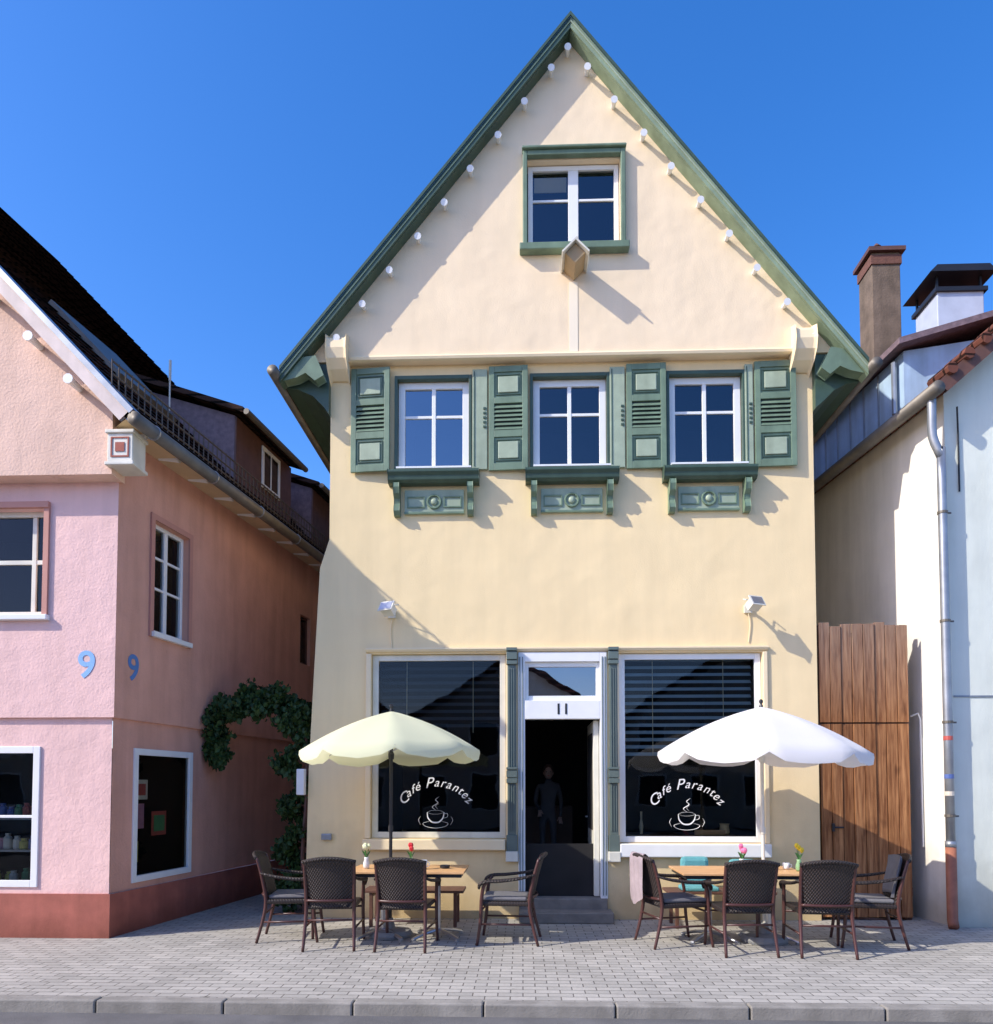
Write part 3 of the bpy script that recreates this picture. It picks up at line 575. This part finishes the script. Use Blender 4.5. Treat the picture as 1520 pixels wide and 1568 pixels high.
# ---------------------------------------------------------------- fence
fe=group("wooden_fence")
b=B(); x=3.72; n=8; w=(4.82-3.72)/n
for i in range(n):
    o=random.uniform(-.008,.008)
    b.box(x+.004,x+w-.004,.02+o,.045+o,2.46,3.70+random.uniform(-.03,.03)); b.box(x+.004,x+w-.004,.03+o,.055+o,.04,2.44); x+=w
b.out("planks",fencew,bevel=.003)
b=B(); b.box(3.71,4.84,.066,.10,2.35,2.55); b.box(3.71,4.84,.066,.10,.3,.4); b.box(3.71,4.84,.066,.10,3.3,3.4); b.box(3.70,3.78,.10,.18,0,3.7); b.box(4.76,4.84,.10,.18,0,3.7); b.out("fence_frame",brownw)
B().box(3.70,4.86,.185,.19,0,3.62).out("fence_backing",dark)
b=B(); b.tube([(3.86,.0,1.15),(3.98,.0,1.15)],.012,6); b.box(3.84,3.87,-.01,.02,1.1,1.2); b.out("gate_latch",black)
# ---------------------------------------------------------------- ivy
def leaves(name,spots,mat,parent=None):
    b=B()
    for (c,rad,n) in spots:
        for _ in range(n):
            d=Vector((random.gauss(0,1),random.gauss(0,1),random.gauss(0,1))); d=d.normalized()*random.random()**.45
            p=Vector(c)+Vector((d.x*rad[0],d.y*rad[1],d.z*rad[2])); s=random.uniform(.022,.05)
            m=Euler((random.uniform(-1.2,.5),random.uniform(-.8,.8),random.uniform(-3.1,3.1))).to_matrix()
            vs=[(0,0,-s*1.1),(s*.8,.25*s,-.2*s),(s*.45,.1*s,.7*s),(0,0,s*.9),(-s*.45,.1*s,.7*s),(-s*.8,.25*s,-.2*s)]
            b.add([p+m@Vector(v) for v in vs],[(0,1,2,3),(0,3,4,5)])
    return b.out(name,mat,parent=parent)
leafm=M("ivy_leaf",(.035,.07,.018),.55,.55,9,spec=.3)
iv=group("ivy_vine")
sp=[]
for i in range(19):
    t=i/18; x=-4.22+1.42*t; z=2.42+.40*math.sin(math.pi*min(1,t*.75+.12)); sp.append(((x,.45+random.uniform(-.1,.1),z+random.uniform(-.16,.08)),(.17,.2,random.uniform(.14,.26)),160))
for i in range(9): sp.append(((-4.2+random.uniform(0,.2),.45,2.35-i*.045),(.13,.12,.12),70))
for i in range(30):
    z=2.65-i*.08; sp.append(((-2.97+random.uniform(-.1,.05)-.12*math.sin(i*.9),.25+random.uniform(0,.2),z),(random.uniform(.10,.25),.14,.13),90))
for i in range(6): sp.append(((-2.98+random.uniform(-.25,.1),.35,.2+random.uniform(0,.3)),(.22,.15,.2),80))
leaves("foliage",sp,leafm,iv)
b=B(); b.tube([(-2.85,.3,0),(-2.88,.28,.8),(-2.84,.3,1.6),(-2.9,.32,2.5),(-3.3,.45,2.72),(-3.8,.45,2.7),(-4.2,.45,2.45)],[.03,.028,.025,.02,.018,.015,.01],7,5); b.tube([(-2.8,.28,0),(-2.83,.3,1.0),(-2.80,.3,2.2)],.014,6,4); b.out("stems",brownw)
# ---------------------------------------------------------------- parasols
def parasol(x,y,rad,zb,zt,mat,ph,tilt=(0,0),polem=zinc):
    e=group("parasol"); b=B(); n=8; m=6; K=9
    vs=[]
    for i in range(K+1):
        t=i/K
        for k in range(n*m):
            a=ph+2*math.pi*k/(n*m); fr=(k%m)/m; sag=math.sin(math.pi*fr)
            r=rad*t*(1-.05*sag*t); zz=zt-(zt-zb)*(.5*t+.5*t*t)-.035*sag*t
            vs.append((r*math.cos(a),r*math.sin(a),zz))
    c=n*m; fs=[(i*c+k,i*c+(k+1)%c,(i+1)*c+(k+1)%c,(i+1)*c+k) for i in range(K) for k in range(c)]
    o=len(vs)
    for k in range(c):
        a=ph+2*math.pi*k/c; fr=(k%m)/m; sag=math.sin(math.pi*fr); r=rad*(1-.05*sag)*1.005
        vs.append((r*math.cos(a),r*math.sin(a),zb-.035*sag-.085-.015*sag+.045*(fr==0)+random.uniform(-.008,.008)))
    fs+=[(K*c+k,K*c+(k+1)%c,o+(k+1)%c,o+k) for k in range(c)]
    def tt(v): return (x+v[0],y+v[1],v[2]+v[0]*tilt[0]+v[1]*tilt[1])
    b.add([tt(v) for v in vs],fs); b.out("canopy",mat,smooth=True)
    b=B()
    for k in range(n):
        a=ph+2*math.pi*k/n; pts=[]
        for t in(0,.25,.5,.75,1): pts.append(tt((rad*t*math.cos(a),rad*t*math.sin(a),zt-(zt-zb)*(.5*t+.5*t*t)-.015)))
        b.tube(pts,.006,5); b.tube([(x,y,zb-.02),pts[2]],.005,5)
    b.out("ribs",steel)
    b=B(); b.tube([(x,y,.06),(x,y,zt)],.019,12); b.lathe([(.03,-.06),(.035,0),(.02,.03)],(x,y,zb-.04),12); b.tube([(x,y,1.15),(x,y,1.22)],.028,10); b.out("pole",polem,smooth=False)
    B().lathe([(.02,-.01),(.024,.0),(.012,.03),(.022,.05),(.022,.065),(.01,.08)],(x,y,zt),10).out("finial",black)
    B().lathe([(.24,.0),(.25,.03),(.22,.07),(.06,.09),(.03,.2)],(x,y,.004),20).out("base",M("concrete_base",(.25,.25,.24),.9,.1))
parasol(-1.47,-1.15,1.0,2.06,2.50,can1,R(12),(.015,-.02),black)
parasol(2.58,-1.30,1.10,2.02,2.52,can2,R(31),(-.02,.01),whited)
# ---------------------------------------------------------------- table
def table(x0,x1,y0,y1):
    group("cafe_table"); z=.755
    b=B(); n=6; w=(y1-y0)/n
    for i in range(n): b.box(x0,x1,y0+i*w+.003,y0+(i+1)*w-.003,z-.022,z)
    b.out("table_top",tabw,bevel=.003)
    b=B(); b.box(x0+.03,x1-.03,y0+.03,y0+.055,z-.06,z-.024); b.box(x0+.03,x1-.03,y1-.055,y1-.03,z-.06,z-.024); b.box(x0+.03,x0+.055,y0+.056,y1-.056,z-.06,z-.024); b.box(x1-.055,x1-.03,y0+.056,y1-.056,z-.06,z-.024); b.out("apron",black)
    b=B()
    for xc in (x0+(x1-x0)*.27,x0+(x1-x0)*.75):
        yc=(y0+y1)/2; b.tube([(xc,yc,.05),(xc,yc,z-.025)],.03,12)
        for a in range(4):
            an=R(45+90*a); d=Vector((math.cos(an),math.sin(an),0)); c=Vector((xc,yc,0)); b.tube([c+Vector((0,0,.09)),c+d*.2+Vector((0,0,.06)),c+d*.34+Vector((0,0,.025))],[.03,.028,.024],8,3,.6)
            b.lathe([(.028,0),(.028,.02)],tuple(c+d*.33+Vector((0,0,.002))),8)
    b.out("pedestal",steel,smooth=False)
table(-1.88,-.62,-1.58,-.80); table(1.66,2.98,-1.62,-.82)
# ---------------------------------------------------------------- benches by the wall with cushions
cushm=M("grey_cushion",(.16,.155,.16),.95,.12,8,.004,60); turq=M("turquoise_blanket",(.12,.36,.38),.95,.12,8,.006,60); garm=M("grey_pink_cloth",(.36,.29,.30),.95,.1,6,.008,20)
def bench(x0,x1,cl):
    group("wall_bench"); b=B()
    for i in range(4): b.box(x0,x1,-.62+i*.11,-.52+i*.11,.40,.43)
    for xx in(x0+.08,x1-.12): b.box(xx,xx+.04,-.60,-.56,.0,.399); b.box(xx,xx+.04,-.24,-.20,.0,.399); b.box(xx,xx+.04,-.56,-.24,.35,.39)
    b.out("bench_seat",brownw,bevel=.004)
    for u,hh in cl:
        B().box(u-.17,u+.17,-.30,-.20,.44,.44+hh).out("cushion",turq,bevel=.05); B().box(u-.21,u+.21,-.60,-.31,.432,.48).out("seat_pad",turq,bevel=.015)
bench(-1.9,-.7,[]); bench(1.7,2.95,[(2.08,.37),(2.66,.34)])
# ---------------------------------------------------------------- chairs
def chairmeshes():
    L=[]
    b=B()
    for s in(-1,1):
        b.tube([(s*.255,-.335,0),(s*.245,-.27,.25),(s*.24,-.245,.45),(s*.245,-.29,.70),(s*.25,-.345,.90)],[.015,.018,.02,.018,.016],8,4)
        b.tube([(s*.275,.30,0),(s*.27,.265,.25),(s*.27,.255,.46),(s*.275,.235,.60),(s*.28,.20,.655)],[.015,.018,.02,.018,.018],8,4)
        b.tube([(s*.255,-.26,.22),(s*.27,.265,.22)],.011,6)
    b.tube([(-.24,-.26,.30),(.24,-.26,.30)],.011,6); b.tube([(-.27,.255,.36),(.27,.255,.36)],.012,6)
    L.append(("legs",b.mesh("chair_legs",legm,True),0))
    b=B()
    for s in(-1,1):
        pts=[(s*.25,-.30,.735),(s*.285,-.15,.70),(s*.30,.05,.675),(s*.295,.20,.665),(s*.285,.27,.63),(s*.28,.28,.585)]
        b.tube(pts,[.018,.028,.032,.034,.030,.018],10,4,.6)
    L.append(("armrests",b.mesh("chair_arms",wick,True),0))
    b=B(); b.box(-.255,.255,-.25,.275,.405,.455); L.append(("seat",b.mesh("chair_seat",wick),.018))
    b=B(); nx,nz=12,9
    for side in(0,1):
        for j in range(nz+1):
            for i in range(nx+1):
                u=-1+2*i/nx; t=j/nz; z=.43+t*(.475+.035*(1-u*u)); hw=.225+.035*t
                y=-.235-.12*t**1.3-.045*(1-u*u)+(0 if side==0 else .024); b.v.append((u*hw,y-(.02 if (j==nz) else 0),z))
    c=(nx+1)*(nz+1)
    for j in range(nz):
        for i in range(nx):
            a=j*(nx+1)+i; b.f.append((a,a+1,a+nx+2,a+nx+1)); a+=c; b.f.append((a,a+nx+1,a+nx+2,a+1))
    for j in(0,nz):
        for i in range(nx): a=j*(nx+1)+i; b.f.append((a,a+1,a+1+c,a+c))
    for i in(0,nx):
        for j in range(nz): a=j*(nx+1)+i; b.f.append((a,a+nx+1,a+nx+1+c,a+c))
    L.append(("backrest",b.mesh("chair_back",wick,True),0))
    b=B(); b.tube([(-.265,-.35,.895),(-.13,-.395,.925),(0,-.41,.935),(.13,-.395,.925),(.265,-.35,.895)],.02,8,4); L.append(("top_rail",b.mesh("chair_rail",wick,True),0))
    b=B(); b.tube([(-.235,-.262,.50),(-.12,-.30,.50),(0,-.31,.50),(.12,-.30,.50),(.235,-.262,.50)],.014,8,3); L.append(("lower_rail",b.mesh("chair_lrail",legm,True),0))
    return L
CM=chairmeshes()
def chair(x,y,face,cushion=None,backc=None):
    e=group("wicker_armchair"); e.location=(x,y,.002); e.rotation_euler=(0,0,face)
    for nm,me,bv in CM:
        o=bpy.data.objects.new(nm,me); sc.collection.objects.link(o); o.parent=e
        if bv: q=o.modifiers.new("b",'BEVEL'); q.width=bv; q.segments=3
    if cushion:
        o=B().box(-.235,.235,-.22,.26,.457,.50).out("seat_cushion",cushion,bevel=.02)
    if backc:
        b=B(); b.add([(u*.22,-.215-.10*t-.04*(1-u*u)+d,.52+t*.40+.02*(1-u*u)) for d in(.0,.035) for t in(0,.5,1) for u in(-1,-.5,0,.5,1)],
              [(15*0+j*5+i,j*5+i+1,j*5+i+6,j*5+i+5) for j in range(2) for i in range(4)]+[(15+j*5+i,15+j*5+i+1,15+j*5+i+6,15+j*5+i+5) for j in range(2) for i in range(4)]+[(i,i+1,i+16,i+15) for i in range(4)]+[(10+i,11+i,26+i,25+i) for i in range(4)]+[(0,5,20,15),(5,10,25,20),(4,9,24,19),(9,14,29,24)])
        b.out("back_cushion",backc,sub=1)
    return e
chair(-2.52,-1.28,R(-82),cushm); chair(-1.98,-1.62,R(5)); chair(-1.21,-1.65,R(-3)); chair(-.16,-1.36,R(86),cushm)
chair(1.60,-1.42,R(-76),cushm); chair(2.20,-1.75,R(3)); chair(2.97,-1.78,R(-5)); chair(3.62,-1.38,R(79),cushm,cushm)
j=group("draped_jacket"); b=B(); nx=8; rows=[(.45,-.40),(.6,-.415),(.78,-.415),(.90,-.42),(.965,-.40),(.955,-.34),(.85,-.30),(.72,-.29)]
vs=[]
for r_,(z,y) in enumerate(rows):
    for i in range(nx+1):
        u=i/nx; vs.append((-.20+.34*u+.01*math.sin(r_*2+u*9),y+.014*math.sin(u*19+r_*.6)-.01,z-.04*math.sin(u*5)*(r_ in(0,7))))
b.add(vs,[(r_*(nx+1)+i,r_*(nx+1)+i+1,(r_+1)*(nx+1)+i+1,(r_+1)*(nx+1)+i) for r_ in range(len(rows)-1) for i in range(nx)])
b.out("cloth",garm,smooth=True,sub=1); j.location=(1.60,-1.42,.002); j.rotation_euler=(0,0,R(-76))
# ---------------------------------------------------------------- vases
stemm=M("stem_green",(.08,.22,.05),.5,.1); vg=M("vase_ceramic",(.70,.70,.66),.2,.05); vy=M("vase_glass_green",(.25,.42,.2),.1,.1)
def vase(x,y,col,vm,kind):
    group("flower_vase"); z=.757
    B().lathe([(.028,0),(.036,.02),(.036,.06),(.022,.10),(.026,.125),(.024,.125),(.02,.10)],(x,y,z),14).out("vase",vm,smooth=True)
    b=B(); hs=[]
    for k in range(3 if kind else 5):
        dx,dy=random.uniform(-.045,.045),random.uniform(-.03,.03); h=random.uniform(.19,.25)
        b.tube([(x,y,z+.08),(x+dx*.5,y+dy*.5,z+.16),(x+dx,y+dy,z+h)],.004,5,2); hs.append((x+dx,y+dy,z+h))
        b.add([(x+dx*.3,y,z+.11),(x+dx*.3+.03*(1 if k%2 else -1),y-.01,z+.17),(x+dx*.3+.045*(1 if k%2 else -1),y-.01,z+.20),(x+dx*.3+.01,y,z+.16)],[(0,1,2,3)])
    b.out("stems",stemm)
    b=B()
    for p in hs: b.lathe([(.006,-.01),(.022,.008),(.026,.028),(.016,.048),(.008,.05)],p,6)
    b.out("blossoms",col)
red=M("red_petal",(.65,.03,.04),.5,.1); yel=M("yellow_petal",(.8,.6,.03),.5,.1); pk=M("pink_petal",(.75,.18,.35),.5,.2); wt=M("white_petal",(.8,.82,.5),.5,.1)
vase(-1.72,-1.25,wt,vg,0); vase(-1.22,-1.3,red,vy,1); vase(2.35,-1.3,pk,vg,0); vase(2.94,-1.35,yel,vy,1)
def cup(x,y,h=.10,m=whitep,nm="coffee_cup"):
    group(nm); B().lathe([(.02,0),(.032,.012),(.038,h),(.034,h),(.028,.016)],(x,y,.757),14).out("cup",m,smooth=True)
    b=B(); b.tube([(x+.034,y,.757+h*.8),(x+.06,y,.757+h*.7),(x+.055,y,.757+h*.35),(x+.032,y,.757+h*.25)],.005,6,3); b.out("handle",m)
cup(-1.08,-1.3); cup(2.86,-1.18,.07); 
group("ashtray"); B().lathe([(.04,0),(.055,.01),(.055,.035),(.045,.035),(.04,.012)],(-.86,-1.2,.757),16).out("bowl",black)
# ---------------------------------------------------------------- waiter
def person(x,y,z0):
    e=group("waiter_person")
    J={'pel':(0,0,.95),'waist':(0,0,1.1),'chest':(.01,0,1.32),'neck':(.01,-.01,1.48),'head0':(.01,-.015,1.56),
       'shL':(-.16,0,1.42),'elL':(-.21,.04,1.14),'wrL':(-.14,-.14,1.02),'shR':(.17,0,1.42),'elR':(.23,.04,1.14),'wrR':(.21,-.06,.90),
       'hiL':(-.09,0,.90),'knL':(-.09,-.04,.50),'anL':(-.08,.06,.09),'toL':(-.09,-.10,.035),'hiR':(.09,0,.90),'knR':(.10,-.01,.50),'anR':(.12,.02,.09),'toR':(.14,-.14,.035)}
    rad={'pel':.14,'waist':.12,'chest':.145,'neck':.055,'head0':.05,'sh':.065,'el':.042,'wr':.028,'hi':.09,'kn':.06,'an':.04,'to':.035}
    ed=[('pel','waist'),('waist','chest'),('chest','neck'),('neck','head0'),('chest','shL'),('shL','elL'),('elL','wrL'),('chest','shR'),('shR','elR'),('elR','wrR'),('pel','hiL'),('hiL','knL'),('knL','anL'),('anL','toL'),('pel','hiR'),('hiR','knR'),('knR','anR'),('anR','toR')]
    def skin(nm,keys,edges,J,rf,mat):
        me=bpy.data.meshes.new(nm); me.from_pydata([(x+J[k][0],y+J[k][1],z0+J[k][2]) for k in keys],[(keys.index(a),keys.index(c)) for a,c in edges],[]); me.materials.append(mat)
        o=bpy.data.objects.new(nm,me); sc.collection.objects.link(o); o.parent=e
        md=o.modifiers.new("s",'SKIN'); 
        for i,k in enumerate(keys): r_=rf(k); me.skin_vertices[0].data[i].radius=(r_,r_*.8)
        me.skin_vertices[0].data[0].use_root=True; o.modifiers.new("u",'SUBSURF').render_levels=2; return o
    keys=list(J); skin("body",keys,ed,J,lambda k: rad.get(k,rad.get(k[:2],.05)),M("grey_clothes",(.10,.095,.10),.9,.1,6))
    sk=M("skin",(.50,.31,.24),.5,.06); 
    B().ball((x+.01,y-.02,z0+1.64),.1,14,(.78,.95,1.15)).out("head",sk,smooth=True)
    b=B(); b.ball((x+.01,y-.12,z0+1.63),.014,6,(1,1.3,1.4)); b.ball((x-.07,y-.01,z0+1.63),.02,6,(.5,1,1.5)); b.ball((x+.09,y-.01,z0+1.63),.02,6,(.5,1,1.5)); b.out("nose_and_ears",sk,smooth=True)
    b=B(); b.ball((x-.02,y-.105,z0+1.65),.01,6); b.ball((x+.04,y-.105,z0+1.65),.01,6); b.out("eyes",black); B().ball((x+.01,y-.105,z0+1.585),.018,6,(1.2,.4,.3)).out("mouth",red)
    B().ball((x+.01,y+.005,z0+1.67),.108,12,(.84,.92,1.08)).out("hair",brownw,smooth=True)
    for s,wr in((-1,J['wrL']),(1,J['wrR'])):
        wx,wy,wz=wr
        K={'w':wr,'p':(wx-s*.005,wy-.04,wz-.05)}; E=[('w','p')]; keys=['w','p']
        for f_ in range(4):
            a=f'f{f_}a'; c=f'f{f_}b'; K[a]=(wx+s*(-.025+.018*f_),wy-.07,wz-.085-.004*abs(f_-1)); K[c]=(wx+s*(-.022+.016*f_),wy-.07,wz-.115-.004*abs(f_-1)); keys+=[a,c]; E+=[('p',a),(a,c)]
        K['ta']=(wx-s*.045,wy-.045,wz-.05); K['tb']=(wx-s*.055,wy-.065,wz-.075); keys+=['ta','tb']; E+=[('w','ta'),('ta','tb')]
        skin("hand",keys,E,K,lambda k:{'w':.026,'p':.032}.get(k,.009),sk)
person(.42,3.2,.257)
# ---------------------------------------------------------------- opposite street side (seen in reflections)
om=[M("opposite_plaster_%d"%i,c,.9,.08,1,streak=.1) for i,c in enumerate([(.55,.50,.42),(.5,.5,.46),(.6,.52,.44)])]
xx=-22
for i in range(5):
    group("opposite_house"); wd=8.6; x0=xx; x1=xx+wd; H=random.uniform(4.0,5.0); m=om[i%3]
    b=B(); b.prism([(x0,0),(x1,0),(x1,H),((x0+x1)/2,H+2.6),(x0,H)],-29,-20); b.out("walls",m)
    b=B(); b.prism([(x0-.3,H-.25),((x0+x1)/2,H+2.65),(x1+.3,H-.25),(x1+.3,H),((x0+x1)/2,H+2.9),(x0-.3,H)],-29.3,-19.8); b.out("roof",tilesr)
    b=B(); b2=B()
    for k in range(4):
        for zz in(.9,2.9):
            xc=x0+1.2+k*2.05; b.box(xc-.5,xc+.5,-20,-19.97,zz,zz+1.2); b2.box(xc-.58,xc+.58,-20,-19.985,zz-.08,zz+1.28)
    b.out("windows",dark); b2.out("window_frames",whitep); xx+=wd+.02
# ---------------------------------------------------------------- world, sun, camera
w=bpy.data.worlds.new("World"); sc.world=w; w.use_nodes=True; nt=w.node_tree
s=nt.nodes.new("ShaderNodeTexSky"); s.sky_type='NISHITA'; s.sun_disc=False; s.ozone_density=1.5; s.air_density=1.0; s.dust_density=.8
el=R(36.5); az=R(64.5)
d=Vector((-math.sin(az)*math.cos(el),-math.cos(az)*math.cos(el),math.sin(el)))
s.sun_elevation=el; s.sun_rotation=math.atan2(d.x,d.y)
hs=nt.nodes.new("ShaderNodeHueSaturation"); hs.inputs["Saturation"].default_value=1.4; hs.inputs["Value"].default_value=1.8
tn=nt.nodes.new("ShaderNodeMix"); tn.data_type='RGBA'; tn.blend_type='MULTIPLY'; tn.inputs[0].default_value=1; tn.inputs[7].default_value=(1.0,.90,1.12,1)
nt.links.new(s.outputs[0],hs.inputs["Color"]); nt.links.new(hs.outputs[0],tn.inputs[6]); nt.links.new(tn.outputs[2],nt.nodes["Background"].inputs[0]); nt.nodes["Background"].inputs[1].default_value=.15
l=bpy.data.lights.new("sun",'SUN'); l.energy=5; l.angle=R(.5); l.color=(1,.94,.84)
lo=bpy.data.objects.new("sun",l); sc.collection.objects.link(lo); lo.rotation_euler=d.to_track_quat('Z','Y').to_euler()
cd=bpy.data.cameras.new("camera"); cam=bpy.data.objects.new("camera",cd); sc.collection.objects.link(cam); sc.camera=cam
cd.sensor_fit='HORIZONTAL'; cd.sensor_width=36; cd.lens=27.24; cd.shift_y=.246; cd.clip_start=.05; cd.clip_end=3000
cam.location=(0,-9.5,1.65); cam.rotation_euler=(R(92.35),0,R(2))
sc.view_settings.view_transform='Standard'; sc.view_settings.look='None'; sc.view_settings.exposure=0
